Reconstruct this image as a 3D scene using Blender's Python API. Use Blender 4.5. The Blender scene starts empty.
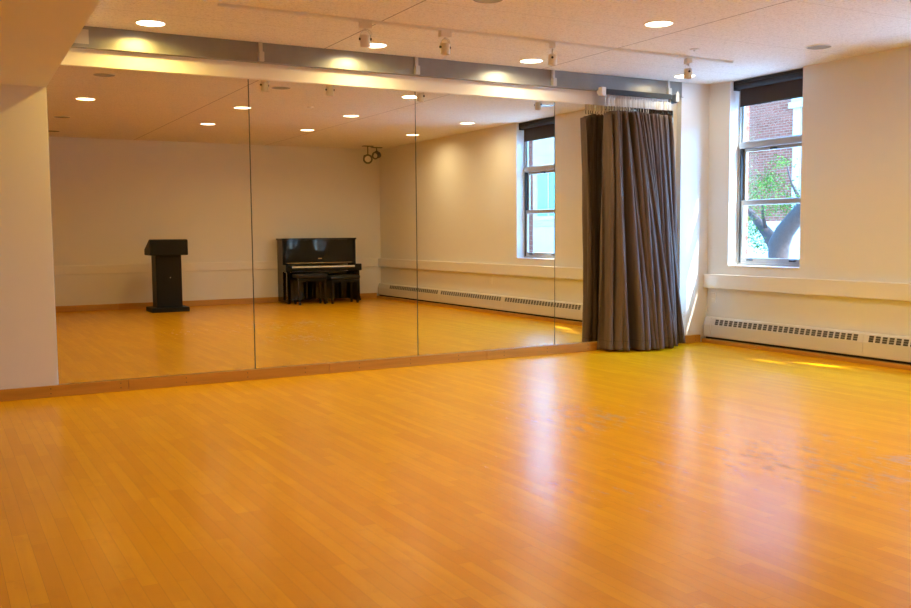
import bpy, bmesh, math, random
from mathutils import Vector, Matrix
random.seed(7)
PI = math.pi
scene = bpy.context.scene
COL = scene.collection
H = 2.862          # ceiling height
BY = -8.733        # back wall
LX = -10.2          # left wall
SX = -6.80         # edge of the soffit / first mirror edge
W = 1.5807         # mirror panel width

# ------------------------------------------------------------------ helpers
def link(o, parent=None):
    COL.objects.link(o)
    if parent is not None:
        o.parent = parent
    return o

def tag(o, label=None, cat=None, group=None, kind=None):
    if label: o['label'] = label
    if cat: o['category'] = cat
    if group: o['group'] = group
    if kind: o['kind'] = kind
    return o

def empty(name, loc=(0, 0, 0), rz=0.0):
    o = bpy.data.objects.new(name, None)
    o.empty_display_size = 0.1
    o.location = loc
    o.rotation_euler = (0, 0, rz)
    return link(o)

def obj(name, bm, mats, parent=None, smooth=False, auto=None):
    me = bpy.data.meshes.new(name)
    bmesh.ops.recalc_face_normals(bm, faces=bm.faces[:])
    bm.to_mesh(me); bm.free()
    if not isinstance(mats, (list, tuple)): mats = [mats]
    for m in mats: me.materials.append(m)
    if smooth:
        for p in me.polygons: p.use_smooth = True
    if auto is not None:
        me.set_sharp_from_angle(angle=math.radians(auto))
    return link(bpy.data.objects.new(name, me), parent)

def copy_tree(o, parent=None):
    c = o.copy(); COL.objects.link(c); c.parent = parent
    for ch in list(o.children): copy_tree(ch, c)
    return c

def BM(): return bmesh.new()

def box(bm, a, b, bev=0.0, mi=0, seg=2):
    a = Vector(a); b = Vector(b)
    lo = Vector((min(a.x, b.x), min(a.y, b.y), min(a.z, b.z)))
    hi = Vector((max(a.x, b.x), max(a.y, b.y), max(a.z, b.z)))
    r = bmesh.ops.create_cube(bm, size=1.0, matrix=Matrix.Translation((lo + hi) / 2) @ Matrix.Diagonal((*(hi - lo), 1)))
    vs = r['verts']
    fs = set(f for v in vs for f in v.link_faces)
    for f in fs: f.material_index = mi
    if bev > 0:
        es = list(set(e for v in vs for e in v.link_edges))
        rr = bmesh.ops.bevel(bm, geom=es, offset=bev, segments=seg, affect='EDGES', profile=0.5)
        for f in rr['faces']: f.material_index = mi
    return bm

def prism(bm, prof, axis, lo, hi, mi=0):
    """prof: list of 2D points; axis: extrusion axis 0/1/2"""
    def P(p, t):
        if axis == 0: return (t, p[0], p[1])
        if axis == 1: return (p[0], t, p[1])
        return (p[0], p[1], t)
    a = [bm.verts.new(P(p, lo)) for p in prof]
    b = [bm.verts.new(P(p, hi)) for p in prof]
    n = len(prof)
    fs = [bm.faces.new(a), bm.faces.new(b[::-1])]
    for i in range(n):
        fs.append(bm.faces.new((a[i], b[i], b[(i + 1) % n], a[(i + 1) % n])))
    for f in fs: f.material_index = mi
    return bm

def frame_of(d):
    d = d.normalized()
    u = Vector((0, 0, 1)) if abs(d.z) < 0.9 else Vector((1, 0, 0))
    s = d.cross(u).normalized(); t = s.cross(d).normalized()
    return s, t

def cyl(bm, a, b, r1, r2=None, n=20, mi=0, caps=True):
    a = Vector(a); b = Vector(b); r2 = r1 if r2 is None else r2
    s, t = frame_of(b - a)
    A = [bm.verts.new(a + (s * math.cos(2 * PI * i / n) + t * math.sin(2 * PI * i / n)) * r1) for i in range(n)]
    Bv = [bm.verts.new(b + (s * math.cos(2 * PI * i / n) + t * math.sin(2 * PI * i / n)) * r2) for i in range(n)]
    fs = []
    for i in range(n):
        fs.append(bm.faces.new((A[i], A[(i + 1) % n], Bv[(i + 1) % n], Bv[i])))
    if caps:
        fs.append(bm.faces.new(A[::-1])); fs.append(bm.faces.new(Bv))
    for f in fs: f.material_index = mi
    return bm

def tube(bm, pts, rad, n=10, mi=0):
    pts = [Vector(p) for p in pts]
    if not isinstance(rad, (list, tuple)): rad = [rad] * len(pts)
    rings = []
    ps = None
    for i, p in enumerate(pts):
        d = (pts[min(i + 1, len(pts) - 1)] - pts[max(i - 1, 0)]).normalized()
        if ps is None: s, t = frame_of(d)
        else:
            s = (ps - d * ps.dot(d)).normalized(); t = s.cross(d).normalized()
        ps = s
        rings.append([bm.verts.new(p + (s * math.cos(2 * PI * k / n) + t * math.sin(2 * PI * k / n)) * rad[i]) for k in range(n)])
    fs = []
    for i in range(len(rings) - 1):
        for k in range(n):
            fs.append(bm.faces.new((rings[i][k], rings[i][(k + 1) % n], rings[i + 1][(k + 1) % n], rings[i + 1][k])))
    fs.append(bm.faces.new(rings[0][::-1])); fs.append(bm.faces.new(rings[-1]))
    for f in fs: f.material_index = mi
    return bm

def lathe(bm, prof, c=(0, 0, 0), n=32, mi=0):
    """prof: (r, z) from one end to the other, open profile"""
    rings = []
    for r, z in prof:
        rings.append([bm.verts.new((c[0] + r * math.cos(2 * PI * k / n), c[1] + r * math.sin(2 * PI * k / n), c[2] + z)) for k in range(n)])
    for i in range(len(rings) - 1):
        for k in range(n):
            f = bm.faces.new((rings[i][k], rings[i][(k + 1) % n], rings[i + 1][(k + 1) % n], rings[i + 1][k]))
            f.material_index = mi
    return rings

# ------------------------------------------------------------------ materials
def mat(name):
    m = bpy.data.materials.new(name); m.use_nodes = True
    nt = m.node_tree
    return m, nt, nt.nodes['Principled BSDF']

def simple(name, col, rough=0.5, metal=0.0, bump=0.0, bscale=80, spec=0.5, var=0.0, coat=0.0):
    m, nt, b = mat(name)
    b.inputs['Base Color'].default_value = (*col, 1)
    b.inputs['Roughness'].default_value = rough
    b.inputs['Metallic'].default_value = metal
    b.inputs['Specular IOR Level'].default_value = spec
    b.inputs['Coat Weight'].default_value = coat
    tc = nt.nodes.new('ShaderNodeTexCoord')
    nz = nt.nodes.new('ShaderNodeTexNoise'); nz.inputs['Scale'].default_value = bscale; nz.inputs['Detail'].default_value = 4
    nt.links.new(tc.outputs['Object'], nz.inputs['Vector'])
    if bump:
        bp = nt.nodes.new('ShaderNodeBump'); bp.inputs['Strength'].default_value = bump; bp.inputs['Distance'].default_value = 0.01
        nt.links.new(nz.outputs['Fac'], bp.inputs['Height']); nt.links.new(bp.outputs['Normal'], b.inputs['Normal'])
    if var:
        mx = nt.nodes.new('ShaderNodeMix'); mx.data_type = 'RGBA'
        mx.inputs['A'].default_value = (*[c * (1 - var) for c in col], 1)
        mx.inputs['B'].default_value = (*[min(1, c * (1 + var)) for c in col], 1)
        nt.links.new(nz.outputs['Fac'], mx.inputs['Factor']); nt.links.new(mx.outputs['Result'], b.inputs['Base Color'])
    return m

def emis(name, col, strength):
    m, nt, b = mat(name)
    b.inputs['Base Color'].default_value = (0.9, 0.88, 0.82, 1)
    b.inputs['Emission Color'].default_value = (*col, 1)
    b.inputs['Emission Strength'].default_value = strength
    return m

class NT:
    def __init__(s, nt): s.nt = nt
    def n(s, t, **kw):
        x = s.nt.nodes.new(t)
        for k, v in kw.items(): setattr(x, k, v)
        return x
    def l(s, a, b): s.nt.links.new(a, b)
    def math(s, op, a, b=None, clamp=False):
        x = s.n('ShaderNodeMath', operation=op, use_clamp=clamp)
        for i, v in enumerate((a, b)):
            if v is None: continue
            if isinstance(v, (int, float)): x.inputs[i].default_value = v
            else: s.l(v, x.inputs[i])
        return x.outputs[0]
    def mix(s, f, a, b, blend='MIX'):
        x = s.n('ShaderNodeMix', data_type='RGBA', blend_type=blend)
        for k, v in (('Factor', f), ('A', a), ('B', b)):
            i = [q for q in x.inputs if q.name == k and (k == 'Factor' and q.type == 'VALUE' or q.type == 'RGBA')][0]
            if isinstance(v, (int, float)): i.default_value = v
            elif isinstance(v, tuple): i.default_value = (*v, 1)
            else: s.l(v, i)
        return [o for o in x.outputs if o.type == 'RGBA'][0]
    def ramp(s, f, stops):
        x = s.n('ShaderNodeValToRGB')
        e = x.color_ramp.elements
        while len(e) < len(stops): e.new(0.5)
        for q, (p, c) in zip(e, stops):
            q.position = p; q.color = (*c, 1) if isinstance(c, tuple) else (c, c, c, 1)
        s.l(f, x.inputs[0]); return x.outputs[0]
    def noise(s, vec, scale, detail=4, rough=0.55):
        x = s.n('ShaderNodeTexNoise'); x.inputs['Scale'].default_value = scale; x.inputs['Detail'].default_value = detail
        x.inputs['Roughness'].default_value = rough
        s.l(vec, x.inputs['Vector']); return x.outputs['Fac']
    def comb(s, x, y, z):
        c = s.n('ShaderNodeCombineXYZ')
        for i, v in enumerate((x, y, z)):
            if isinstance(v, (int, float)): c.inputs[i].default_value = v
            else: s.l(v, c.inputs[i])
        return c.outputs[0]

def floor_material():
    m, nt, b = mat('maple_floor'); q = NT(nt)
    tc = q.n('ShaderNodeTexCoord'); sp = q.n('ShaderNodeSeparateXYZ'); q.l(tc.outputs['Object'], sp.inputs[0])
    X, Y = sp.outputs[0], sp.outputs[1]
    PW = 0.060
    row = q.math('FLOOR', q.math('DIVIDE', X, PW))
    wn = q.n('ShaderNodeTexWhiteNoise', noise_dimensions='1D'); q.l(row, wn.inputs['W'])
    yy = q.math('ADD', Y, q.math('MULTIPLY', wn.outputs['Value'], 7.3))
    br = q.n('ShaderNodeTexBrick'); br.offset = 0.0; br.squash = 1.0
    q.l(q.comb(yy, X, 0.0), br.inputs['Vector'])
    br.inputs['Color1'].default_value = (0, 0, 0, 1); br.inputs['Color2'].default_value = (1, 1, 1, 1)
    br.inputs['Mortar'].default_value = (0.5, 0.5, 0.5, 1)
    br.inputs['Scale'].default_value = 1.0; br.inputs['Brick Width'].default_value = 0.85; br.inputs['Row Height'].default_value = PW
    br.inputs['Mortar Size'].default_value = 0.0007; br.inputs['Mortar Smooth'].default_value = 0.2; br.inputs['Bias'].default_value = 0.0
    base = q.ramp(br.outputs['Color'], [(0.0, FLOOR_D), (0.45, FLOOR_M), (1.0, FLOOR_L)])
    # grain along the boards
    g = q.noise(q.comb(q.math('MULTIPLY', X, 26.0), q.math('MULTIPLY', yy, 1.6), row), 1.0, 5, 0.6)
    base = q.mix(q.math('MULTIPLY', q.ramp(g, [(0.35, 0.0), (0.75, 1.0)]), 0.35), base, FLOOR_G)
    # slow tonal drift
    lo = q.noise(tc.outputs['Object'], 1.3, 3)
    base = q.mix(q.math('MULTIPLY', q.ramp(lo, [(0.4, 0.0), (0.7, 1.0)]), 0.30), base, FLOOR_D)
    fig = q.noise(q.comb(q.math('MULTIPLY', X, 5.0), q.math('MULTIPLY', yy, 3.0), row), 1.6, 4, 0.65)
    base = q.mix(q.math('MULTIPLY', q.ramp(fig, [(0.56, 0.0), (0.72, 1.0)]), 0.4), base, FLOOR_G)
    # scuffs: short worn streaks along the boards, with a shape of their own
    s1 = q.noise(q.comb(q.math('MULTIPLY', X, 19.0), q.math('MULTIPLY', Y, 4.6), 3.0), 1.0, 6, 0.72)
    patch = q.noise(q.comb(q.math('MULTIPLY', X, 0.9), q.math('MULTIPLY', Y, 0.75), 11.0), 1.0, 2)
    s1 = q.math('ADD', s1, q.math('MULTIPLY', q.math('SUBTRACT', patch, 0.5), 0.55))
    dx = q.math('MULTIPLY', q.math('ADD', X, 3.7), 0.55); dy = q.math('MULTIPLY', q.math('ADD', Y, 3.9), 0.42)
    worn = q.math('SUBTRACT', 1.0, q.math('ADD', q.math('MULTIPLY', dx, dx), q.math('MULTIPLY', dy, dy)), clamp=True)
    s1 = q.math('ADD', s1, q.math('MULTIPLY', q.math('SUBTRACT', worn, 0.68), 0.20))
    scuff = q.ramp(s1, [(0.645, 0.0), (0.675, 1.0)])
    base = q.mix(q.math('MULTIPLY', scuff, 0.6), base, (0.36, 0.22, 0.09))
    # thin joint lines
    base = q.mix(q.math('MULTIPLY', br.outputs['Fac'], 0.45), base, (0.22, 0.08, 0.004))
    q.l(base, b.inputs['Base Color'])
    rr = q.noise(tc.outputs['Object'], 5.0, 4)
    r = q.math('ADD', q.math('MULTIPLY', rr, 0.09), 0.20)
    r = q.math('ADD', r, q.math('MULTIPLY', scuff, 0.2))
    q.l(r, b.inputs['Roughness'])
    b.inputs['Specular IOR Level'].default_value = 0.18
    # each board lies at a slightly different tilt
    bp = q.n('ShaderNodeBump'); bp.inputs['Strength'].default_value = 0.12; bp.inputs['Distance'].default_value = 0.004
    hgt = q.math('ADD', q.noise(q.comb(q.math('MULTIPLY', X, 9.0), q.math('MULTIPLY', Y, 1.2), row), 1.0, 3), q.math('MULTIPLY', br.outputs['Fac'], -0.6))
    q.l(hgt, bp.inputs['Height']); q.l(bp.outputs['Normal'], b.inputs['Normal'])
    return m

def ceiling_material():
    m, nt, b = mat('acoustic_ceiling'); q = NT(nt)
    tc = q.n('ShaderNodeTexCoord'); sp = q.n('ShaderNodeSeparateXYZ'); q.l(tc.outputs['Object'], sp.inputs[0])
    n1 = q.noise(tc.outputs['Object'], 62, 3, 0.75)
    n2 = q.noise(tc.outputs['Object'], 7, 3, 0.6)
    c = q.ramp(n1, [(0.30, (0.58, 0.54, 0.48)), (0.47, CEIL_C), (0.70, (0.88, 0.85, 0.79))])
    c = q.mix(q.math('MULTIPLY', n2, 0.16), c, (0.6, 0.52, 0.44))
    # panel joints
    def joint(v, off, step, wdt):
        t = q.math('SUBTRACT', v, off)
        f = q.math('FRACT', q.math('ADD', q.math('DIVIDE', t, step), 50.5))
        d = q.math('MULTIPLY', q.math('ABSOLUTE', q.math('SUBTRACT', f, 0.5)), step)
        return q.math('LESS_THAN', d, wdt)
    jx = joint(sp.outputs[0], -4.55, 2.29, 0.006)
    jy = joint(sp.outputs[1], -0.72, 1.22, 0.004)
    c = q.mix(q.math('MULTIPLY', jy, 0.32), c, (0.28, 0.22, 0.17))
    c = q.mix(q.math('MULTIPLY', jx, 0.72), c, (0.20, 0.15, 0.11))
    q.l(c, b.inputs['Base Color']); b.inputs['Roughness'].default_value = 0.95
    b.inputs['Specular IOR Level'].default_value = 0.1
    bp = q.n('ShaderNodeBump'); bp.inputs['Strength'].default_value = 0.5; bp.inputs['Distance'].default_value = 0.006
    q.l(n1, bp.inputs['Height']); q.l(bp.outputs['Normal'], b.inputs['Normal'])
    return m

def brick_material(name, c1, c2, mortar, bw=0.21, bh=0.075, axis='YZ'):
    m, nt, b = mat(name); q = NT(nt)
    tc = q.n('ShaderNodeTexCoord'); sp = q.n('ShaderNodeSeparateXYZ'); q.l(tc.outputs['Object'], sp.inputs[0])
    br = q.n('ShaderNodeTexBrick')
    q.l(q.comb(q.math('ADD', sp.outputs[0], sp.outputs[1]), sp.outputs[2], 0.0), br.inputs['Vector'])
    br.inputs['Color1'].default_value = (*c1, 1); br.inputs['Color2'].default_value = (*c2, 1); br.inputs['Mortar'].default_value = (*mortar, 1)
    br.inputs['Scale'].default_value = 1.0; br.inputs['Brick Width'].default_value = bw; br.inputs['Row Height'].default_value = bh
    br.inputs['Mortar Size'].default_value = 0.008
    q.l(br.outputs['Color'], b.inputs['Base Color']); b.inputs['Roughness'].default_value = 0.95; b.inputs['Specular IOR Level'].default_value = 0.05
    return m

def wood_material(name, c1, c2, axis=0):
    m, nt, b = mat(name); q = NT(nt)
    tc = q.n('ShaderNodeTexCoord'); sp = q.n('ShaderNodeSeparateXYZ'); q.l(tc.outputs['Object'], sp.inputs[0])
    k = [30.0, 30.0, 30.0]; k[axis] = 1.4
    v = q.comb(*[q.math('MULTIPLY', sp.outputs[i], k[i]) for i in range(3)])
    g = q.noise(v, 1.0, 5, 0.6)
    c = q.ramp(g, [(0.3, c1), (0.7, c2)])
    q.l(c, b.inputs['Base Color']); b.inputs['Roughness'].default_value = 0.42
    return m

def glass_material():
    m = bpy.data.materials.new('window_glass'); m.use_nodes = True
    nt = m.node_tree; nt.nodes.clear(); q = NT(nt)
    out = q.n('ShaderNodeOutputMaterial'); mx = q.n('ShaderNodeMixShader')
    tr = q.n('ShaderNodeBsdfTransparent'); tr.inputs[0].default_value = (0.93, 0.96, 0.95, 1)
    gl = q.n('ShaderNodeBsdfGlossy'); gl.inputs['Roughness'].default_value = 0.0
    fr = q.n('ShaderNodeFresnel'); ge = q.n('ShaderNodeNewGeometry'); q.l(q.math('ADD', 1.45, q.math('MULTIPLY', ge.outputs['Backfacing'], 1 / 1.45 - 1.45)), fr.inputs['IOR'])
    q.l(fr.outputs[0], mx.inputs[0]); q.l(tr.outputs[0], mx.inputs[1]); q.l(gl.outputs[0], mx.inputs[2]); q.l(mx.outputs[0], out.inputs[0])
    return m

def blind_material():
    m, nt, b = mat('blind_fabric'); q = NT(nt)
    b.inputs['Base Color'].default_value = (0.045, 0.030, 0.024, 1); b.inputs['Roughness'].default_value = 0.85
    tc = q.n('ShaderNodeTexCoord')
    wv = q.n('ShaderNodeTexWave'); wv.inputs['Scale'].default_value = 120; q.l(tc.outputs['Object'], wv.inputs['Vector'])
    bp = q.n('ShaderNodeBump'); bp.inputs['Strength'].default_value = 0.2; q.l(wv.outputs['Fac'], bp.inputs['Height']); q.l(bp.outputs['Normal'], b.inputs['Normal'])
    return m

def velvet_material():
    m, nt, b = mat('curtain_velvet'); q = NT(nt)
    tc = q.n('ShaderNodeTexCoord'); sp = q.n('ShaderNodeSeparateXYZ'); q.l(tc.outputs['Object'], sp.inputs[0])
    v = q.comb(q.math('MULTIPLY', sp.outputs[0], 22.0), q.math('MULTIPLY', sp.outputs[1], 22.0), q.math('MULTIPLY', sp.outputs[2], 1.5))
    g = q.noise(v, 1.0, 4, 0.6)
    c = q.ramp(g, [(0.3, tuple(x * 0.8 for x in VELVET)), (0.7, tuple(x * 1.2 for x in VELVET))])
    hem = q.math('LESS_THAN', q.math('ABSOLUTE', q.math('SUBTRACT', sp.outputs[2], 0.115)), 0.003)
    c = q.mix(q.math('MULTIPLY', hem, 0.4), c, (0.03, 0.025, 0.022))
    q.l(c, b.inputs['Base Color']); b.inputs['Roughness'].default_value = 0.8
    b.inputs['Specular IOR Level'].default_value = 0.15
    b.inputs['Sheen Weight'].default_value = 0.15; b.inputs['Sheen Roughness'].default_value = 0.4
    b.inputs['Sheen Tint'].default_value = (0.8, 0.72, 0.66, 1)
    bp = q.n('ShaderNodeBump'); bp.inputs['Strength'].default_value = 0.25; bp.inputs['Distance'].default_value = 0.01
    q.l(q.noise(tc.outputs['Object'], 60, 3), bp.inputs['Height']); q.l(bp.outputs['Normal'], b.inputs['Normal'])
    return m

FLOOR_D = (0.75, 0.352, 0.002); FLOOR_M = (0.80, 0.390, 0.002); FLOOR_L = (0.86, 0.440, 0.003); FLOOR_G = (0.64, 0.285, 0.002)
CEIL_C = (0.80, 0.76, 0.71)
VELVET = (0.135, 0.098, 0.082)
M = {}
M['floor'] = floor_material()
M['ceiling'] = ceiling_material()
M['wall'] = simple('wall_paint', (0.79, 0.775, 0.75), 0.75, bump=0.04, bscale=140, spec=0.25)
M['trim'] = simple('trim_paint', (0.82, 0.79, 0.75), 0.45, bump=0.02)
M['tan'] = simple('tan_bounce_cut', (0.38, 0.24, 0.12), 0.7, bump=0.04, bscale=140, spec=0.25)  # unseen left wall; tan chosen to make its bounce light darker and warmer
M['brick'] = brick_material('red_brick', (0.15, 0.032, 0.016), (0.215, 0.046, 0.025), (0.20, 0.11, 0.07))
M['palebrick'] = brick_material('pale_brick', (0.30, 0.17, 0.11), (0.36, 0.21, 0.14), (0.40, 0.32, 0.26))
M['maple_trim'] = wood_material('maple_baseboard', (0.46, 0.215, 0.022), (0.60, 0.30, 0.038), 0)
M['maple_trim_y'] = wood_material('maple_baseboard_long', (0.46, 0.215, 0.022), (0.60, 0.30, 0.038), 1)
M['screw'] = simple('screw_dark', (0.06, 0.04, 0.02), 0.5)
M['glass'] = glass_material()
M['alu'] = simple('window_aluminium', (0.45, 0.43, 0.41), 0.35, 0.35)
M['rubber'] = simple('black_channel', (0.012, 0.012, 0.014), 0.5)
M['blind'] = blind_material()
M['blindtube'] = simple('blind_tube', (0.012, 0.010, 0.010), 0.45)
M['velvet'] = velvet_material()
M['steel'] = simple('galvanised_steel', (0.30, 0.30, 0.295), 0.36, 0.55, bump=0.03, bscale=8, var=0.15)
M['steel_lt'] = simple('bracket_steel', (0.62, 0.60, 0.56), 0.45, 0.5)
M['track'] = simple('track_dark', (0.03, 0.035, 0.042), 0.38, 0.3)
M['plastic'] = simple('white_plastic', (0.80, 0.77, 0.72), 0.4)
M['heater'] = simple('heater_enamel', (0.68, 0.655, 0.60), 0.38, spec=0.5)
M['grille'] = simple('heater_slot', (0.10, 0.09, 0.075), 0.6)
M['dark'] = simple('dark_gap', (0.015, 0.013, 0.012), 0.8)
M['fixture'] = simple('fixture_white', (0.74, 0.70, 0.64), 0.45)
M['spot_grey'] = simple('spotlight_grey', (0.13, 0.12, 0.10), 0.45)
M['knob'] = simple('knob_black', (0.02, 0.02, 0.02), 0.4)
M['lens_on'] = emis('lamp_lens_lit', (1.0, 0.86, 0.66), 7.0)
M['lens_off'] = simple('lamp_lens_unlit', (0.36, 0.36, 0.37), 0.25, bump=0.1, bscale=60)
M['black_paint'] = simple('podium_black', (0.006, 0.006, 0.007), 0.5, spec=0.3, bump=0.04, bscale=50)
M['piano'] = simple('piano_lacquer', (0.003, 0.003, 0.004), 0.04, spec=0.4)
M['ivory'] = simple('piano_ivory', (0.85, 0.83, 0.78), 0.25)
M['brass'] = simple('brass', (0.75, 0.52, 0.2), 0.25, 1.0)
M['leather'] = simple('bench_leather', (0.010, 0.010, 0.011), 0.45, bump=0.1, bscale=90)
M['bark'] = simple('bark', (0.040, 0.014, 0.006), 0.95, bump=0.8, bscale=18, var=0.4)
M['leaf'] = simple('leaf', (0.050, 0.082, 0.007), 0.7, spec=0.1, var=0.5, bscale=3)
M['concrete'] = simple('pale_concrete', (0.42, 0.42, 0.41), 0.9, var=0.06, bscale=2)
M['stone'] = simple('white_stone', (0.36, 0.29, 0.24), 0.8)
M['teal'] = simple('teal_glazing', (0.05, 0.26, 0.30), 0.15)
M['red'] = simple('red_sign', (0.6, 0.05, 0.04), 0.5)
M['blue'] = simple('dark_blue_paint', (0.02, 0.04, 0.10), 0.4)
# mirror glass: silvered, slightly warm and dim
m_, nt_, b_ = mat('mirror_silver')
b_.inputs['Base Color'].default_value = (0.83, 0.80, 0.72, 1); b_.inputs['Metallic'].default_value = 1.0; b_.inputs['Roughness'].default_value = 0.0
M['mirror'] = m_
M['mirror_edge'] = simple('mirror_edge', (0.05, 0.07, 0.06), 0.3)

# ------------------------------------------------------------------ room shell
def struct(name, bm, mats, **k):
    o = obj(name, bm, mats, **k); o['kind'] = 'structure'; return o

struct('floor', box(BM(), (LX - .2, BY - .2, -.12), (0.2, 0.3, 0)), M['floor'])
struct('ceiling', box(BM(), (LX - .2, BY - .2, H), (0.2, 0.3, H + .15)), M['ceiling'])
struct('wall_mirror', box(BM(), (SX - .001, 0.02, 0), (0.0, 0.3, H)), M['wall'])
bm = BM(); box(bm, (-0.41, -0.055, 0), (0.0, 0.02, H)); struct('wall_pier', bm, M['wall'])
bm = BM(); box(bm, (LX, -0.012, 0), (SX, 0.3, H), bev=0.004); struct('wall_front_left', bm, M['wall'])
struct('wall_back', box(BM(), (LX, BY - .2, 0), (0.0, BY, H)), M['wall'])
struct('wall_left', box(BM(), (LX - .2, BY - .2, 0), (LX, 0.3, H)), M['tan'])
bm = BM(); prism(bm, [(LX, BY), (SX - .165, BY), (SX, -0.012), (LX, -0.012)], 2, 2.385, H); struct('ceiling_soffit', bm, M['wall'])

WINS = [(-1.335, -0.37), (-3.875, -2.905)]
ZS = 0.86
bm = BM()
ys = [BY - .2, WINS[1][0], WINS[1][1], WINS[0][0], WINS[0][1], 0.3]
for i in range(0, 5):
    a, b = ys[i], ys[i + 1]
    if i in (1, 3):
        box(bm, (0, a, 0), (0.2, b, ZS)); box(bm, (0.2, a, 0), (0.29, b, ZS - .03), mi=1)
        box(bm, (0.2, a, H - .02), (0.29, b, H + 1.2), mi=1)
        box(bm, (0.15, a, H - .001), (0.2, b, H + 0.3))
    else:
        box(bm, (0, a, 0), (0.2, b, H + .15)); box(bm, (0.2, a, -.5), (0.29, b, H + 1.2), mi=1)
struct('wall_window', bm, [M['wall'], M['brick']])

# white board above the mirrors
bm = BM(); box(bm, (SX, -0.028, 2.562), (-1.60, 0.02, 2.715), bev=0.003); struct('trim_1', bm, M['trim'])
# raceway ledges
bm = BM(); box(bm, (-0.062, BY + .002, 0.610), (0.0, -0.056, 0.765), bev=0.004); struct('trim_2', bm, M['trim'])
bm = BM(); box(bm, (LX, BY, 0.615), (-0.063, BY + .022, 0.762), bev=0.003); struct('trim_3', bm, M['trim'])
# baseboards, with screw heads in pairs
def baseboard_x(name, x0, x1, y0, y1, h, face, step=0.5, joints=()):
    bm = BM()
    cuts = [x0] + [j for j in joints if x0 < j < x1] + [x1]
    for a, b in zip(cuts[:-1], cuts[1:]):
        box(bm, (a + .0012, y0, 0), (b - .0012, y1, h), bev=0.003)
    x = x0 + 0.22
    while x < x1 - 0.05:
        for z in (h * 0.32, h * 0.74):
            cyl(bm, (x, face, z), (x, face + (0.0012 if face > (y0 + y1) / 2 else -0.0012), z), 0.0045, n=10, mi=1)
        x += step
    struct(name, bm, [M['maple_trim'], M['screw']])
baseboard_x('baseboard_mirror', LX, -0.412, -0.04, -0.012 + .0, 0.0887, -0.04, 0.52, (-7.9, -6.28, -4.55, -2.9, -1.5))
baseboard_x('baseboard_pier', -0.411, -0.115, -0.083, -0.055, 0.085, -0.083, 0.6)
baseboard_x('baseboard_back', LX, -0.10, BY, BY + .022, 0.10, BY + .022, 0.55, (-7.2, -4.9, -3.1))
bm = BM(); box(bm, (-0.105, BY + .025, 0), (0, -0.085, 0.042), bev=0.004); struct('baseboard_window', bm, M['maple_trim_y'])
bm = BM(); box(bm, (LX, BY + .025, 0), (LX + .02, -.04, 0.1), bev=0.004); struct('baseboard_left', bm, M['maple_trim_y'])

# ------------------------------------------------------------------ windows
def make_window(name, y0, y1):
    """window seen from inside, wall plane x=0, frame near x=.16"""
    r = empty(name, (0, 0, 0)); r['kind'] = 'structure'
    xa, xb = 0.13, 0.20
    yl, yr = y1, y0
    bm = BM()
    fw = 0.028
    box(bm, (xa, yl - fw, ZS), (xb, yl, H), bev=0.003); box(bm, (xa, yr, ZS), (xb, yr + fw, H), bev=0.003)
    box(bm, (xa, yr + fw, ZS), (xb, yl - fw, ZS + 0.035), bev=0.003); box(bm, (xa, yr + fw, H - .04), (xb, yl - fw, H), bev=0.003)
    box(bm, (xa - .015, yr + fw, 2.135), (xb, yl - fw, 2.205), bev=0.004)       # transom
    box(bm, (xa - .004, yl - fw - .022, ZS + .035), (xb - .03, yl - fw, 2.135), mi=1)  # dark balance channels
    box(bm, (xa - .004, yr + fw, ZS + .035), (xb - .03, yr + fw + .022, 2.135), mi=1)
    obj('window_frame', bm, [M['alu'], M['rubber']], r)
    bm = BM(); box(bm, (-0.012, yr - .0, ZS - .004), (xa, yl + .0, ZS + .010), bev=0.003)
    obj('window_sill', bm, M['trim'], r)
    def sash(nm, z0, z1, xs, rail_lo, rail_hi, st, glassmat=True):
        bm = BM(); a, b = yr + fw + .004, yl - fw - .004
        box(bm, (xs, a, z0), (xs + .03, a + st, z1), bev=0.003); box(bm, (xs, b - st, z0), (xs + .03, b, z1), bev=0.003)
        box(bm, (xs, a + st, z0), (xs + .03, b - st, z0 + rail_lo), bev=0.003); box(bm, (xs, a + st, z1 - rail_hi), (xs + .03, b - st, z1), bev=0.003)
        s = obj(nm, bm, M['alu'], r)
        bm = BM(); box(bm, (xs + .012, a + st - .002, z0 + rail_lo - .002), (xs + .018, b - st + .002, z1 - rail_hi + .002))
        obj('glass_pane', bm, M['glass'], s)
        return s
    sash('fixed_light', 2.205, H - .04, xa + .02, .012, .012, .022)
    sash('upper_sash', 1.52, 2.133, xa + .034, .06, .035, .048)
    ls = sash('lower_sash', ZS + .036, 1.575, xa + .002, .055, .05, .048)
    for t in (0.2, 0.8):
        y = yr + (yl - yr) * t
        bm = BM(); box(bm, (xa - .026, y - .035, ZS + .06), (xa + .003, y + .035, ZS + .078), bev=.005); obj('sash_lift', bm, M['rubber'], ls)
    bm = BM(); ym = (yl + yr) / 2; box(bm, (xa - .015, ym - .03, 2.10), (xa + .034, ym + .03, 2.118), bev=.004); obj('sash_latch', bm, M['rubber'], r)
    return r
for i, (a, b) in enumerate(WINS): make_window('window_%d' % (i + 1), a, b)

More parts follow.
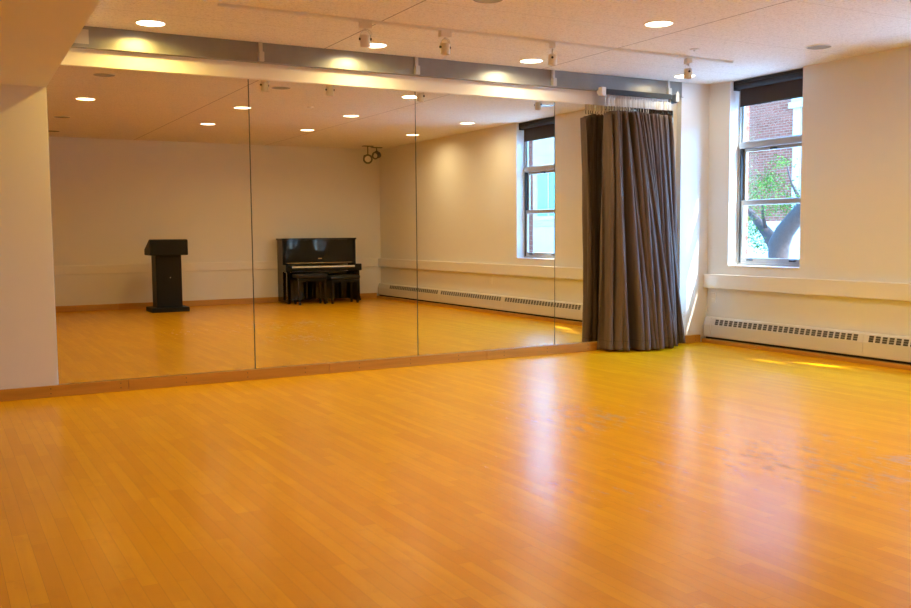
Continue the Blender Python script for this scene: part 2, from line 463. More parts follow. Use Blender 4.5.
def make_blind(y0, y1, label):
    r = empty('roller_blind', (0.085, (y0 + y1) / 2, H - .055))
    hw = (y1 - y0) / 2 - .012
    bm = BM(); cyl(bm, (0, -hw + .01, 0), (0, hw - .01, 0), .040, n=28); box(bm, (-.045, -hw, .02), (.045, hw, .052), bev=.004)
    obj('blind_tube', bm, M['blindtube'], r, auto=40)
    bm = BM(); box(bm, (.030, -hw + .02, -.205), (.033, hw - .02, 0)); obj('blind_fabric', bm, M['blind'], r)
    bm = BM(); box(bm, (.025, -hw + .02, -.222), (.038, hw - .02, -.203), bev=.003); obj('bottom_bar', bm, M['blindtube'], r)
    for s in (-1, 1):
        bm = BM(); box(bm, (-.05, s * hw - .003, -.05), (.05, s * hw + .003, .05), bev=.002); obj('end_bracket', bm, M['blindtube'], r)
    tag(r, label, 'blind', 'roller blinds over the windows')
make_blind(*WINS[0], 'dark brown roller blind rolled up at the top of the window right of the curtain')
make_blind(*WINS[1], 'dark brown roller blind at the top of the window seen only in the mirror')

# ------------------------------------------------------------------ mirrors
LAB = ['leftmost wall mirror panel, beside the tan wall, showing the podium',
       'second wall mirror panel from the left, showing the black piano',
       'third wall mirror panel from the left, showing the heater and blank side wall',
       'rightmost wall mirror panel, partly hidden behind the gathered curtain']
for k in range(4):
    x0 = SX + k * W + (0.0015 if k else 0.0); x1 = SX + (k + 1) * W - 0.0015
    bm = BM(); box(bm, (x0, 0.001, 0.0887), (x1, 0.02, 2.5605), mi=1); box(bm, (x0 + .003, 0.0, 0.0887), (x1 - .003, 0.001, 2.5605), mi=0)
    o = obj('wall_mirror_panel', bm, [M['mirror'], M['mirror_edge']])
    tag(o, LAB[k], 'mirror', 'mirror panels covering the wall')

# ------------------------------------------------------------------ steel channel over the mirrors
CZ = 2.695
r = empty('steel_channel', (-4.0, -0.06, CZ))
bm = BM()
xa, xb = SX + .01 + 4.0, -0.415 + 4.0
prism(bm, [(0.03, 0), (-0.03, 0), (-0.03, 0.006), (-0.006, 0.010), (-0.006, H - CZ), (0.03, H - CZ)], 0, xa, xb)
obj('channel_web', bm, M['steel'], r)
bm = BM(); box(bm, (xa, -.012, .03), (xa + .30, -.006, .14), bev=.001)
for sx in (.03, .27):
    for sz in (.05, .12): cyl(bm, (xa + sx, -.012, sz), (xa + sx, -.015, sz), .005, n=10)
obj('splice_plate', bm, M['steel_lt'], r)
for bx in (-5.13, -3.66, -2.13, -0.62):
    bm = BM(); box(bm, (bx + 4.0 - .022, -.050, .005), (bx + 4.0 + .022, -.006, .085), bev=.003)
    box(bm, (bx + 4.0 - .016, -.026, .085), (bx + 4.0 + .016, -.006, H - CZ), bev=.002)
    cyl(bm, (bx + 4, -.026, .125), (bx + 4, -.031, .125), .006, n=10)
    obj('hanger_bracket', bm, M['steel_lt'], r)
tag(r, 'grey galvanised steel channel running along the ceiling edge above the mirrors', 'channel')

# ------------------------------------------------------------------ curtain track and curtain
TY, TZ = -0.17, 2.675
r = empty('curtain_track', (-1.1, TY, TZ))
bm = BM(); prism(bm, [(-.022, -.026), (-.008, -.026), (-.008, -.018), (.008, -.018), (.008, -.026), (.022, -.026), (.022, .024), (-.022, .024)], 0, -.46, .42)
obj('rail', bm, M['track'], r)
bm = BM(); box(bm, (-.515, -.03, -.045), (-.46, .03, .04), bev=.004); box(bm, (-.50, .03, -.02), (-.48, .074, .015), bev=.003); obj('end_bracket', bm, M['plastic'], r)
bm = BM(); cyl(bm, (.475, -.028, -.02), (.475, .028, -.02), .046, n=28); box(bm, (.42, -.026, -.055), (.515, .026, .02), bev=.006); obj('pulley_housing', bm, M['track'], r, auto=40)
bm = BM(); prism(bm, [(.475, -.05), (.52, -.05), (.52, .03), (.50, .06), (.48, .03)], 1, -.036, -.029); box(bm, (.516, -.034, -.02), (.522, .074, .015), bev=.002); obj('wall_bracket', bm, M['steel_lt'], r)
for sx in (-.1, .3):
    bm = BM(); box(bm, (sx, .022, -.012), (sx + .03, .076, .010), bev=.003); obj('standoff', bm, M['steel_lt'], r)
tag(r, 'short dark curtain track with white end bracket, holding the gathered curtain', 'curtain track')

cur = empty('stage_curtain', (-1.1, TY, 0.0))
NP = 24; CT = 2.49
rng = random.Random(11)
amps = [rng.uniform(.4, 1.5) for _ in range(NP + 2)]
phs = [rng.uniform(-.5, .5) for _ in range(NP + 2)]
def lerp(a, b, t): return a + (b - a) * t
def curtain_pt(s, z):
    """s in 0..NP along the pleats, z height"""
    u = s / NP
    t = 1 - z / CT                       # 0 at the top, 1 at the floor
    k = min(int(s), NP - 1); f = s - k
    am = lerp(amps[k], amps[k + 1], f); ph = lerp(phs[k], phs[k + 1], f)
    xt = lerp(-1.545, -0.665, u ** 0.95)
    FR = 0.52
    if u < FR:
        q = u / FR
        xb = lerp(-1.57, -0.74, q ** 0.9); yb = lerp(-0.175, -0.30, min(1, q / 0.5)); ab = lerp(0.06, 0.085, q)
    else:
        q = (u - FR) / (1 - FR)
        xb = lerp(-0.74, -0.43, q); yb = lerp(-0.265, -0.115, min(1, q * 4)); ab = lerp(0.06, 0.032, min(1, q * 4))
    e = t ** 0.9
    x = lerp(xt, xb, e); y = lerp(TY - (0.03 if u < FR else -0.03), yb, t ** 1.1)
    a = lerp(0.060, ab * 1.6, min(1, t * 1.3)) * am
    s2 = s + 0.25 * math.sin(2.3 * s + 0.5) + 0.24 * math.sin(0.9 * s - 1.3 * z)
    ang = 2 * PI * s2 + ph * t * 3 + 0.35 * math.sin(1.7 * s + 1.6 * z)
    c = math.cos(ang)
    y += a * math.copysign(abs(c) ** 0.85, c)
    x += 0.014 * math.sin(2 * ang) * (0.5 + t) + 0.010 * math.sin(ang * 0.5 + 3 * z) * t
    y += 0.020 * math.sin(1.9 * s + 0.9 * z) * (0.35 + t) + 0.022 * math.sin(0.83 * s + 1.3 * z) * t
    x += 0.030 * math.sin(1.27 * s + 0.9 * z) * (0.3 + t)
    # leading edge sags outward in a flap at the top left
    if u < 0.09:
        w = (1 - u / 0.09)
        fl = max(0.0, 1 - t / 0.30)
        x -= 0.02 * w * fl; z -= 0.03 * w * fl
    z -= 0.010 * abs(math.sin(ang * .5)) * max(0, 1 - t * 6)
    y = min(y, -0.052 if x > -0.47 else -0.047)
    if x > -0.5: y = min(y, -0.095)
    return (x + 1.1, y - TY, max(z, 0.012 + 0.012 * (1 + math.sin(s * 2.1)) * .5))
bm = BM()
NC, NR = NP * 16, 56
grid = []
for j in range(NR + 1):
    z = CT * (1 - j / NR)
    grid.append([bm.verts.new(curtain_pt(NP * i / NC, z)) for i in range(NC + 1)])
for j in range(NR):
    for i in range(NC):
        bm.faces.new((grid[j][i], grid[j][i + 1], grid[j + 1][i + 1], grid[j + 1][i]))
cl = obj('curtain_cloth', bm, M['velvet'], cur, smooth=True)
sm = cl.modifiers.new('thick', 'SOLIDIFY'); sm.thickness = 0.004; sm.offset = 0
hook = None
NHK = 25
for i in range(NHK):
    u = i / (NHK - 1)
    x = lerp(-1.54, -0.68, u)
    if hook is None:
        bm = BM(); box(bm, (-.010, -.002, -.120), (.010, .002, -.035), bev=.0015); box(bm, (-.004, -.004, -.035), (.004, .004, 0.0), bev=.001)
        tube(bm, [(0, -.003, -.115), (0, -.012, -.138), (0, -.006, -.160), (0, .006, -.150)], .0032, 8, mi=1)
        hook = obj('curtain_hook', bm, [M['plastic'], M['knob']], cur, auto=40); h = hook
    else:
        h = hook.copy(); COL.objects.link(h); h.parent = cur
    h.location = (x + 1.1, rng.uniform(-.006, .006), TZ - .027)
    h.rotation_euler = (0, rng.uniform(-.06, .06), rng.uniform(-.5, .5))
tag(cur, 'grey-brown velvet curtain gathered in deep folds beside the window', 'curtain')

# ------------------------------------------------------------------ baseboard heater
r = empty('baseboard_heater', (0, -4.4, 0))
HB, HT = 0.068, 0.285
prof = [(-0.004, HB), (-0.078, HB), (-0.082, HB + .012), (-0.082, HT - .085), (-0.060, HT - .012), (-0.050, HT), (-0.004, HT)]
EDG = [-0.20, -2.15, -4.16, -6.20, -8.24, -8.62]
for a, b in zip(EDG[:-1], EDG[1:]):
    bm = BM(); prism(bm, prof, 1, a - .0015 + 4.4, b + .0015 + 4.4)
    o = obj('heater_cover', bm, M['heater'], r)
    if a - b > 1:
        bm = BM(); n = 27; pit = (a - b - .10) / n
        p0 = Vector((-0.082, 0, HT - .085)); p1 = Vector((-0.060, 0, HT - .012)); d = p1 - p0; nn = Vector((-d.z, 0, d.x)).normalized()
        if nn.x > 0: nn = -nn
        for i in range(n):
            ya = a - .05 - pit * i - pit * .14 + 4.4; yb = ya - pit * .70
            A = p0 + d * .10 + nn * .0008; Bq = p0 + d * .90 + nn * .0008
            # slightly slanted slot with three bars
            for (f0, f1) in ((0.0, .30), (.35, .65), (.70, 1.0)):
                q0 = A + (Bq - A) * f0; q1 = A + (Bq - A) * f1
                vs = [bm.verts.new((q0.x, ya, q0.z)), bm.verts.new((q0.x, yb, q0.z)), bm.verts.new((q1.x, yb, q1.z)), bm.verts.new((q1.x, ya, q1.z))]
                f = bm.faces.new(vs)
        rr = bmesh.ops.solidify(bm, geom=bm.faces[:], thickness=0.0006)
        obj('grille', bm, M['grille'], o)
for a, b in ((-0.10, -0.20), (-8.62, -8.70)):
    bm = BM(); prism(bm, [(x * 1.04 - .001, z + (.004 if z > .2 else 0)) for x, z in prof], 1, a + 4.4, b + 4.4)
    obj('end_cap', bm, M['heater'], r)
bm = BM(); box(bm, (-.058, -8.69 + 4.4, 0.045), (-.004, -.105 + 4.4, HB)); obj('toe_recess', bm, M['dark'], r)
tag(r, 'long cream baseboard heater with slotted grilles below the windows', 'heater')

# ------------------------------------------------------------------ downlights
LIT = (1.0, 0.81, 0.44); LIT_WARM = (1.0, 0.69, 0.15)
POWER = 11.5
dl_on = dl_off = None
def downlight(x, y, on, label):
    global dl_on, dl_off
    src = dl_on if on else dl_off
    if src is None:
        r = empty('downlight', (x, y, H))
        bm = BM()
        lathe(bm, [(.114, 0.0), (.113, -.005), (.110, -.007), (.106, -.007), (.104, -.004), (.102, -.0005)], n=40)
        obj('trim_ring', bm, M['fixture'], r, smooth=True)
        bm = BM(); cyl(bm, (0, 0, -.0045), (0, 0, -.001), .104, n=40); obj('lens', bm, M['lens_on'] if on else M['lens_off'], r)
        if on:
            ld = bpy.data.lights.new('downlight_lamp', 'AREA'); ld.shape = 'DISK'; ld.size = .19; ld.energy = POWER; ld.color = LIT; ld.spread = math.radians(165)
            lo = bpy.data.objects.new('lamp', ld); link(lo, r); lo.location = (0, 0, -.011)
            dl_on = r
        else: dl_off = r
    else:
        r = copy_tree(src); r.location = (x, y, H)
    tag(r, label, 'downlight', 'recessed ceiling downlights')
A_ = -0.40
downlight(-6.09, A_, 1, 'lit round downlight nearest the left soffit, just in front of the first mirror panel')
downlight(-4.23, A_, 1, 'lit round downlight half hidden behind the leftmost track spotlight')
downlight(-2.61, A_, 1, 'lit round downlight beside the third track spotlight, near the mirror wall')
downlight(-0.69, A_, 1, 'lit round downlight behind the track spotlight nearest the window')
for c_ in bpy.data.objects:
    if c_.type == 'LIGHT' and c_.parent and abs(c_.parent.location.x + 0.69) < .001:
        c_.data = c_.data.copy(); c_.data.energy = POWER * 0.3   # a weaker lamp
downlight(-2.60, -2.16, 1, 'lit round downlight alone in the open ceiling, right of centre at the top')
downlight(-0.70, -2.10, 0, 'unlit grey downlight in the ceiling before the tall window')
downlight(-4.18, -2.20, 0, 'unlit downlight seen in the second mirror panel next to a spotlight')
downlight(-6.03, -2.18, 0, 'unlit downlight at the top of the leftmost mirror panel')
downlight(-5.96, -4.00, 1, 'lit downlight farthest left in the mirror, over the blank back wall')
downlight(-4.09, -3.96, 1, 'lit downlight at the right edge of the leftmost mirror panel, nearer of its two there')
downlight(-2.52, -4.15, 1, 'lit downlight over the piano in the second mirror panel, the higher of the two there')
downlight(-0.65, -4.20, 1, 'lit downlight in front of the side window, seen in the third mirror panel')
downlight(-4.03, -5.90, 1, 'lit downlight in the leftmost mirror panel, farther back toward the wall above the podium')
downlight(-2.45, -6.05, 1, 'lit downlight over the piano in the second mirror panel, the lower of the two there')
downlight(-0.65, -6.00, 1, 'lit downlight making a bright scallop on the side wall, seen at the mirror joint')
downlight(-6.00, -5.93, 0, 'unlit downlight in the leftmost mirror panel, between the lit one and the back wall')
downlight(-5.92, -7.80, 0, 'unlit downlight at left in the leftmost mirror panel, close to the back wall')

for c_ in bpy.data.objects:                       # lamps along the soffit set warmer and stronger, to warm the left side
    if c_.type == 'LIGHT' and c_.parent and c_.parent.location.x < -5.5:
        c_.data = c_.data.copy(); c_.data.color = LIT_WARM; c_.data.energy = POWER * 1.25

for c_ in bpy.data.objects:
    if c_.type == 'LIGHT' and c_.parent and -5.5 < c_.parent.location.x < -3.5:
        c_.data = c_.data.copy(); c_.data.color = (1.0, 0.765, 0.29)

# ------------------------------------------------------------------ sprinkler discs
def sprinkler(x, y, label):
    r = empty('sprinkler', (x, y, H))
    bm = BM(); lathe(bm, [(0.0, -.011), (.035, -.010), (.042, -.006), (.044, 0), (.044, .004)], n=28); obj('cover_plate', bm, M['fixture'], r, smooth=True)
    bm = BM(); cyl(bm, (0, 0, -.010), (0, 0, -.020), .008, n=12); obj('nozzle', bm, M['steel_lt'], r)
    tag(r, label, 'sprinkler', 'ceiling sprinkler heads')
sprinkler(-1.62, -1.52, 'small white sprinkler disc on the ceiling left of the unlit downlight')
sprinkler(-3.33, -3.55, 'small sprinkler disc on the ceiling seen in the second mirror panel')

# ------------------------------------------------------------------ track lighting
TRY = -1.23
r = empty('lighting_track', (-3.33, TRY, H))
bm = BM(); prism(bm, [(-.018, 0), (-.018, -.018), (-.006, -.018), (-.006, -.006), (.006, -.006), (.006, -.018), (.018, -.018), (.018, 0)], 0, -2.46, 2.46); obj('track_rail', bm, M['fixture'], r)
for s in (-1, 1):
    bm = BM(); box(bm, (s * 2.46 - .006, -.019, -.019), (s * 2.46 + .006, .019, 0)); obj('end_cap', bm, M['fixture'], r)
tag(r, 'long white lighting track on the ceiling carrying four small spotlights', 'lighting track')

sp0 = None
def spotlight(x, y, rz, tilt, label, group, z=H - .018):
    global sp0
    if sp0 is None:
        r = empty('track_spotlight', (x, y, z), rz)
        bm = BM(); box(bm, (-.048, -.026, -.048), (.048, .026, 0), bev=.004); obj('track_adapter', bm, M['fixture'], r)
        bm = BM()
        cyl(bm, (0, 0, -.048), (0, 0, -.060), .010, n=14)
        pts = []
        for i in range(13):
            a = PI * i / 12
            pts.append((-.043 * math.cos(a), 0, -.125 + .066 * math.sin(a)))
        tube(bm, pts, .0028, 8)
        tube(bm, [(.012, .004, -.05), (.044, .012, -.062), (.054, .010, -.085), (.036, .014, -.098), (.008, .018, -.10)], .0026, 8)
        obj('yoke', bm, M['steel_lt'], r, smooth=True)
        hd = bpy.data.objects.new('lamp_head', None)
        bm = BM()
        lathe(bm, [(0.0, .030), (.030, .030), (.035, .026), (.037, .020), (.0375, -.055), (.036, -.058), (.0335, -.056), (.032, -.035), (0.0, -.034)], n=28)
        hd = obj('lamp_head', bm, M['fixture'], r, smooth=True, auto=40); hd.location = (0, 0, -.125); hd.rotation_euler = (tilt, 0, 0)
        bm = BM(); cyl(bm, (0, 0, -.034), (0, 0, -.036), .032, n=24); obj('reflector', bm, M['knob'], hd)
        for s in (-1, 1):
            bm = BM(); cyl(bm, (s * .036, 0, 0), (s * .048, 0, 0), .010, n=14); obj('knob', bm, M['knob'], hd)
        sp0 = r
    else:
        r = copy_tree(sp0); r.location = (x, y, z); r.rotation_euler = (0, 0, rz)
        for c in r.children:
            if c.name.startswith('lamp_head'): c.rotation_euler = (tilt, 0, 0)
    tag(r, label, 'spotlight', group)
    return r
g = 'spotlights on the ceiling track'
spotlight(-4.68, TRY, -0.3, 0.05, 'leftmost white track spotlight, in front of a lit downlight', g)
spotlight(-3.99, TRY, 0.0, 0.0, 'second white track spotlight from the left, above the joint of mirror panels', g)
spotlight(-2.95, TRY, 0.9, 0.06, 'third white track spotlight from the left, right of a lit downlight', g)
spotlight(-1.42, TRY, 1.1, 0.05, 'white track spotlight nearest the window, above the curtain', g)
# pair of round fronted spotlights at the far corner, seen in the mirror
r = empty('corner_spotlight', (-0.47, -8.15, H))
def corner_spot(x, y, zd, label, aim, sc):
    r = empty('corner_spotlight', (x, y, H))
    bm = BM(); box(bm, (-.10, -.05, -.012), (.10, .05, 0), bev=.003); obj('ceiling_plate', bm, M['spot_grey'], r)
    bm = BM(); cyl(bm, (0, 0, -.012), (0, 0, -zd + .05), .011, n=14); tube(bm, [(-.075 * sc, 0, -zd), (-.07 * sc, 0, -zd + .05), (0, 0, -zd + .08), (.07 * sc, 0, -zd + .05), (.075 * sc, 0, -zd)], .010, 8); obj('stem', bm, M['spot_grey'], r)
    bm = BM()
    R = Matrix.Rotation(aim, 4, 'Z') @ Matrix.Rotation(math.radians(80), 4, 'X')
    lathe(bm, [(0, -.10), (.045, -.10), (.062, -.07), (.066, .03), (.078, .05), (.078, .065), (.068, .066), (.062, .05), (.0, .045)], n=30)
    hd = obj('lamp_head', bm, M['spot_grey'], r, smooth=True, auto=40); hd.matrix_local = Matrix.Translation((0, 0, -zd)) @ R.to_4x4() @ Matrix.Rotation(PI, 4, 'Y') @ Matrix.Scale(sc, 4)
    bm = BM(); cyl(bm, (0, 0, .046), (0, 0, .050), .05, n=26); obj('lens', bm, M['plastic'], hd)
    tag(r, label, 'spotlight', 'spotlights in the far corner')
bpy.data.objects.remove(r)
corner_spot(-0.52, -8.10, .235, 'round-fronted spotlight in the far corner of the ceiling, larger left one of the mirrored pair', math.radians(25), 1.15)
corner_spot(-0.25, -8.30, .15, 'small spotlight right in the far ceiling corner, smaller right one of the mirrored pair', math.radians(60), .9)

# ------------------------------------------------------------------ wall outlets
def outlet(y, z, label):
    r = empty('wall_outlet', (0, y, z))
    bm = BM(); box(bm, (-.007, -.036, -.058), (0, .036, .058), bev=.002); o = obj('cover_plate', bm, M['plastic'], r)
    bm = BM()
    for dz in (-.025, .025): box(bm, (-.0095, -.017, dz - .015), (-.006, .017, dz + .015), bev=.002)
    obj('socket', bm, M['trim'], r)
    tag(r, label, 'wall outlet', 'outlets on the window wall')
outlet(-0.155, 0.50, 'white wall outlet under the ledge in the corner below the window')
outlet(-4.62, 0.50, 'white wall outlet on the side wall seen in the third mirror panel')
outlet(-7.90, 0.53, 'white wall outlet near the far corner, beside the piano in the mirror')

# ------------------------------------------------------------------ podium (seen in the mirror)
r = empty('podium', (-4.26, -7.88, 0))
bm = BM(); box(bm, (-.30, -.25, 0), (.30, .25, .075), bev=.008); obj('base', bm, M['black_paint'], r)
bm = BM(); box(bm, (-.205, -.17, .075), (.205, .17, .925), bev=.006); obj('column', bm, M['black_paint'], r)
bm = BM(); box(bm, (-.03, .170, .50), (.03, .173, .56)); bmesh.ops.delete(bm, geom=bm.verts[:], context='VERTS')
cyl(bm, (0.02, .169, .56), (0.02, .172, .56), .008, n=12); obj('rivet', bm, M['steel_lt'], r)
bm = BM(); prism(bm, [(.24, .925), (.24, 1.175), (.16, 1.185), (-.24, 1.02), (-.24, .925)], 0, -.30, .30)
es = bm.edges[:]; bmesh.ops.bevel(bm, geom=es, offset=.006, segments=2, affect='EDGES'); obj('reading_desk', bm, M['black_paint'], r)
bm = BM(); box(bm, (-.28, -.238, 1.02), (.28, -.222, 1.05), bev=.003); obj('book_stop', bm, M['black_paint'], r)
tag(r, 'black wooden podium standing against the back wall, reflected in the leftmost mirror panel', 'podium')

# ------------------------------------------------------------------ upright piano (seen in the mirror), front faces +y
r = empty('upright_piano', (-1.41, -8.40, 0), math.radians(2.6))
PWD = .70
for s in (-1, 1):
    bm = BM(); box(bm, (s * PWD, -.26, 0.02), (s * (PWD - .035), .08, 1.145), bev=.005); obj('side_panel', bm, M['piano'], r)
    bm = BM(); box(bm, (s * (PWD + .02), .06, .575), (s * (PWD - .10), .335, .70), bev=.012); obj('key_block', bm, M['piano'], r)
    bm = BM(); box(bm, (s * (PWD - .01), .23, .10), (s * (PWD - .075), .30, .575), bev=.006)
    cyl(bm, (s * (PWD - .043), .265, 0.0), (s * (PWD - .043), .265, .06), .03, n=16)
    box(bm, (s * (PWD - .005), .215, .06), (s * (PWD - .08), .315, .10), bev=.006)
    obj('leg', bm, M['piano'], r)
    bm = BM(); box(bm, (s * PWD, .07, .02), (s * (PWD - .06), .33, .06), bev=.006); obj('toe_block', bm, M['piano'], r)
bm = BM(); box(bm, (-PWD - .015, -.28, 1.145), (PWD + .015, .095, 1.175), bev=.006); obj('lid', bm, M['piano'], r)
bm = BM(); box(bm, (-PWD + .036, .030, .80), (PWD - .036, .055, 1.144), bev=.003); obj('upper_panel', bm, M['piano'], r)
bm = BM(); box(bm, (-.62, .056, .885), (.62, .10, .90), bev=.003); obj('music_desk', bm, M['piano'], r)
bm = BM(); box(bm, (-PWD + .036, .05, .70), (PWD - .036, .085, .86), bev=.004); fb = obj('fallboard', bm, M['piano'], r)
bm = BM(); box(bm, (-.035, .0855, .795), (.035, .0868, .81)); box(bm, (-.62, .0855, .722), (.62, .0872, .728)); obj('brass_inlay', bm, M['brass'], fb)
bm = BM(); box(bm, (-PWD + .036, -.25, .05), (PWD - .036, .02, .56), bev=.003); obj('lower_panel', bm, M['piano'], r)
bm = BM(); box(bm, (-PWD + .036, .0, .58), (PWD - .036, .33, .645), bev=.008); obj('keybed', bm, M['piano'], r)
bm = BM()
nk = 52; kw = (2 * (PWD - .105)) / nk
for i in range(nk):
    x = -PWD + .105 + i * kw
    box(bm, (x + .0006, .13, .645), (x + kw - .0006, .30, .672))
obj('white_keys', bm, M['ivory'], r)
bm = BM()
for i in range(nk - 1):
    if i % 7 in (0, 1, 3, 4, 5):
        x = -PWD + .105 + (i + 1) * kw
        box(bm, (x - .006, .13, .672), (x + .006, .225, .684), bev=.001)
obj('black_keys', bm, M['piano'], r)
for px in (-.09, 0, .09):
    bm = BM(); box(bm, (px - .018, .02, .055), (px + .018, .11, .07), bev=.005); obj('pedal', bm, M['brass'], r)
tag(r, 'glossy black upright piano at the back wall, reflected in the second mirror panel', 'piano')

def bench(x, y, w, d, h, rz, label):
    r = empty('piano_bench', (x, y, 0), rz)
    bm = BM(); box(bm, (-w / 2, -d / 2, h - .06), (w / 2, d / 2, h), bev=.018, seg=3); obj('seat', bm, M['leather'], r)
    bm = BM(); box(bm, (-w / 2 + .02, -d / 2 + .02, h - .12), (w / 2 - .02, d / 2 - .02, h - .06), bev=.003); obj('apron', bm, M['piano'], r)
    for sx in (-1, 1):
        for sy in (-1, 1):
            bm = BM(); cx, cy = sx * (w / 2 - .045), sy * (d / 2 - .045)
            A = [(cx - .024, cy - .024), (cx + .024, cy - .024), (cx + .024, cy + .024), (cx - .024, cy + .024)]
            lo = [bm.verts.new((cx + (p[0] - cx) * .7, cy + (p[1] - cy) * .7, 0)) for p in A]; hi = [bm.verts.new((p[0], p[1], h - .12)) for p in A]
            bm.faces.new(lo[::-1]); bm.faces.new(hi)
            for i in range(4): bm.faces.new((lo[i], lo[(i + 1) % 4], hi[(i + 1) % 4], hi[i]))
            obj('leg', bm, M['piano'], r)
    tag(r, label, 'bench', 'benches in front of the piano')
bench(-1.76, -7.93, .56, .34, .54, .03, 'black piano bench in front of the left half of the piano')
bench(-1.16, -7.90, .58, .34, .50, -.03, 'black piano bench in front of the right half of the piano')

# ------------------------------------------------------------------ outside
GZ = -0.45
struct('ground', box(BM(), (0.29, -60, GZ - .3), (60, 60, GZ)), M['concrete'])
bd = empty('brick_building', (16, 14, GZ))
bm = BM(); box(bm, (-2, -7, 0), (3, 14, 9.5)); obj('brick_wall', bm, M['brick'], bd)
bm = BM(); box(bm, (-2.06, -3.36, 0), (-1.99, -3.10, 5.15)); box(bm, (-2.16, -3.46, 5.15), (-1.99, -3.0, 5.32), bev=.02); box(bm, (-2.1, -3.4, 5.32), (-1.99, -3.06, 9.5)); obj('stone_pilaster', bm, M['stone'], bd)
bm = BM(); box(bm, (-2.08, -1.9, 4.05), (-1.99, -0.9, 4.2)); box(bm, (-2.03, -1.8, 4.2), (-1.99, -1.0, 4.32)); obj('window_ledge', bm, M['stone'], bd)
bm = BM(); box(bm, (-2.1, -7.1, 9.5), (3.1, 14.1, 9.75)); obj('parapet', bm, M['stone'], bd)
tag(bd, 'red brick building with a white stone pilaster, across the street outside the window', 'building')
bd = empty('pale_building', (16, -20, GZ))
bm = BM(); box(bm, (-2, -14, 0), (4, 7, 8.5)); obj('brick_wall', bm, M['palebrick'], bd)
for y in (-3.0, 0.35, 3.2):
    bm = BM(); box(bm, (-2.05, y - .8, 2.35), (-1.99, y + .8, 4.2)); w = obj('window', bm, M['teal'], bd)
    bm = BM(); box(bm, (-2.08, y - .88, 2.2), (-1.99, y + .88, 2.35)); box(bm, (-2.07, y - .04, 2.35), (-1.99, y + .04, 4.2)); obj('window_bar', bm, M['stone'], w)
bm = BM(); box(bm, (-2.1, -1.2, 4.5), (-1.99, -.45, 4.9)); obj('red_panel', bm, M['red'], bd)
bm = BM(); box(bm, (-2.1, -14, 0), (-1.99, 7, 1.9)); obj('base_course', bm, M['stone'], bd)
tag(bd, 'pale building with teal windows, glimpsed through the mirrored window', 'building')
# low white wall behind the tree
bm = BM(); box(bm, (9.0, 3, GZ), (9.3, 13, 1.35)); box(bm, (8.95, 2.95, 1.35), (9.35, 13.05, 1.45), bev=.02)
o = obj('garden_wall', bm, M['stone']); tag(o, 'low white wall behind the tree outside the window', 'wall')

# tree
TX, TYY = 4.5, 2.92
tr = empty('street_tree', (TX, TYY, GZ))
bm = BM()
def limb(pts, rad): tube(bm, [(p[0], p[1], p[2] - GZ) for p in pts], rad, 12)
limb([(0, 0, GZ), (0, 0, .3), (0.0, .02, .8), (0, .01, 1.02), (-.02, -.12, 1.22), (-.03, -.32, 1.42), (0, -.55, 1.66), (.1, -.95, 2.2), (.1, -1.4, 3.4)], [.26, .19, .165, .175, .15, .135, .12, .10, .04])
limb([(0, .04, .92), (0, .16, 1.10), (.02, .30, 1.22), (.05, .48, 1.36), (.1, .78, 1.6), (.1, .98, 2.1)], [.13, .115, .09, .075, .05, .025])
limb([(0, -.40, 1.52), (.1, -.30, 1.75), (.15, -.10, 2.0), (.2, .05, 2.3)], [.06, .035, .02, .012])
limb([(0.02, .30, 1.22), (-.1, .27, 1.5), (-.15, .24, 1.8)], [.04, .025, .012])
obj('trunk', bm, M['bark'], tr, smooth=True)
bm = BM(); rl = random.Random(5)
cl_ = [(0, .16, 1.95, .36, .26), (-.05, .05, 1.62, .36, .18), (.0, -.25, 1.70, .20, .14), (-.1, .50, 1.22, .20, .24), (-.05, .34, 1.03, .14, .14), (.1, .10, 2.36, .20, .13), (.1, .38, 2.1, .2, .16), (.2, .85, 1.9, .3, .3), (.2, .9, 1.5, .26, .3), (.1, -1.5, 2.7, .5, .45), (.3, -1.6, 3.4, .7, .5), (.2, 1.5, 2.6, .5, .45)]
for (cx, cy, cz, ry, rz_) in cl_:
    for i in range(int(520 * (ry * rz_ / .08) ** .8)):
        v = Vector((rl.gauss(0, .5), rl.gauss(0, .5), rl.gauss(0, .5)))
        p = Vector((cx + v.x * ry, cy + v.y * ry, cz + v.z * rz_ - GZ))
        a = Vector((rl.uniform(-1, 1), rl.uniform(-1, 1), rl.uniform(-.6, .3))).normalized() * rl.uniform(.025, .05)
        s, t = frame_of(a); s = (s * rl.uniform(-1, 1) + t * rl.uniform(-1, 1)).normalized() * a.length * .32
        vs = [bm.verts.new(p), bm.verts.new(p + a * .5 + s), bm.verts.new(p + a), bm.verts.new(p + a * .5 - s)]
        bm.faces.new(vs)
obj('foliage', bm, M['leaf'], tr)
tag(tr, 'tree with a forked trunk and green leaves outside the window', 'tree')

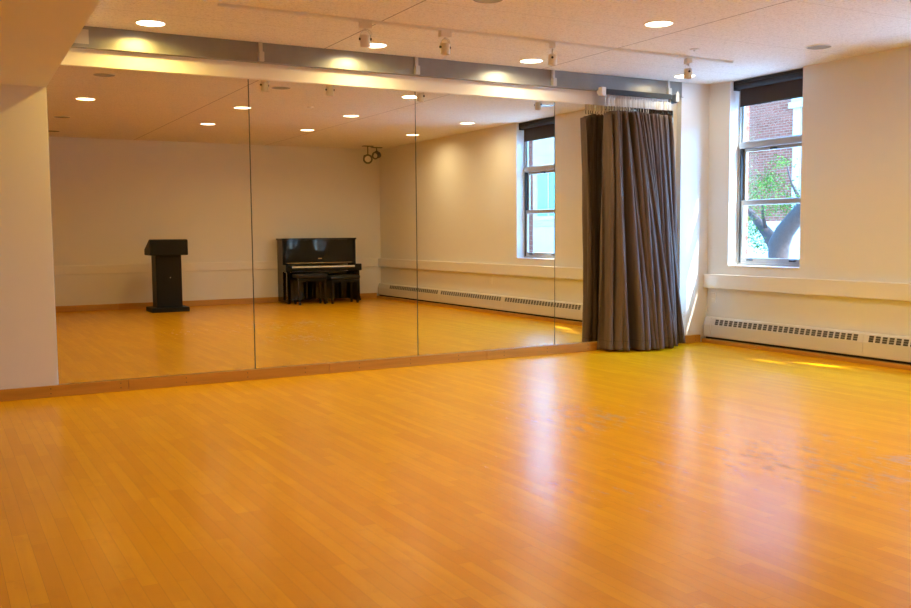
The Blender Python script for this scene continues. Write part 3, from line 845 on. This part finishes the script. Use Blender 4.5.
# ------------------------------------------------------------------ light
wd = bpy.data.worlds.new('sky'); scene.world = wd; wd.use_nodes = True
q = NT(wd.node_tree)
bg = wd.node_tree.nodes['Background']
sk = q.n('ShaderNodeTexSky'); sk.sky_type = 'NISHITA'; sk.sun_disc = False
SD = Vector((0.46, -1.0, 1.30)).normalized()          # towards the sun
sk.sun_elevation = math.asin(SD.z); sk.sun_rotation = math.atan2(SD.x, SD.y)
sk.air_density = 1.2; sk.dust_density = 2.0
q.l(q.mix(1.0, sk.outputs[0], (0.31, 0.80, 1.42), 'MULTIPLY'), bg.inputs[0]); bg.inputs[1].default_value = 5.2
sl = bpy.data.lights.new('sun', 'SUN'); sl.energy = 26.0; sl.angle = math.radians(0.8); sl.color = (1.0, 0.93, 0.82)
so = link(bpy.data.objects.new('sun', sl)); so.rotation_euler = (-SD).to_track_quat('-Z', 'Y').to_euler(); so.location = (10, -20, 15)
for i, (a, b) in enumerate(WINS):
    pl = bpy.data.lights.new('window_portal', 'AREA'); pl.shape = 'RECTANGLE'; pl.size = b - a; pl.size_y = H - ZS
    pl.cycles.is_portal = True
    po = link(bpy.data.objects.new('window_portal', pl)); po.location = (0.30, (a + b) / 2, (H + ZS) / 2); po.rotation_euler = Vector((-1, 0, 0)).to_track_quat('-Z', 'Y').to_euler()
    pl.size, pl.size_y = (b - a), (H - ZS)
    po.rotation_euler = (PI / 2, 0, PI / 2)   # normal -x

# ------------------------------------------------------------------ camera
cd = bpy.data.cameras.new('camera'); co = link(bpy.data.objects.new('camera', cd)); scene.camera = co
yaw, pit, roll = 0.5103, 0.0760, -0.0084
fw = Vector((math.sin(yaw) * math.cos(pit), math.cos(yaw) * math.cos(pit), -math.sin(pit)))
rt = Vector((math.cos(yaw), -math.sin(yaw), 0)); up = rt.cross(fw)
r2 = rt * math.cos(roll) + up * math.sin(roll); u2 = -rt * math.sin(roll) + up * math.cos(roll)
mm = Matrix((r2, u2, -fw)).transposed().to_4x4(); mm.translation = Vector((-7.6194, -7.8475, 1.248))
co.matrix_world = mm
cd.sensor_width = 36; cd.sensor_fit = 'HORIZONTAL'; cd.lens = 933.2057 / 911 * 36; cd.clip_start = 0.05; cd.clip_end = 200

scene.view_settings.view_transform = 'Standard'; scene.view_settings.look = 'None'; scene.view_settings.gamma = 1.0
scene.view_settings.exposure = 0.1
cy = scene.cycles
cy.use_denoising = True; cy.max_bounces = 14; cy.diffuse_bounces = 6; cy.glossy_bounces = 6; cy.transparent_max_bounces = 12
cy.sample_clamp_indirect = 12.0; cy.blur_glossy = 0.4
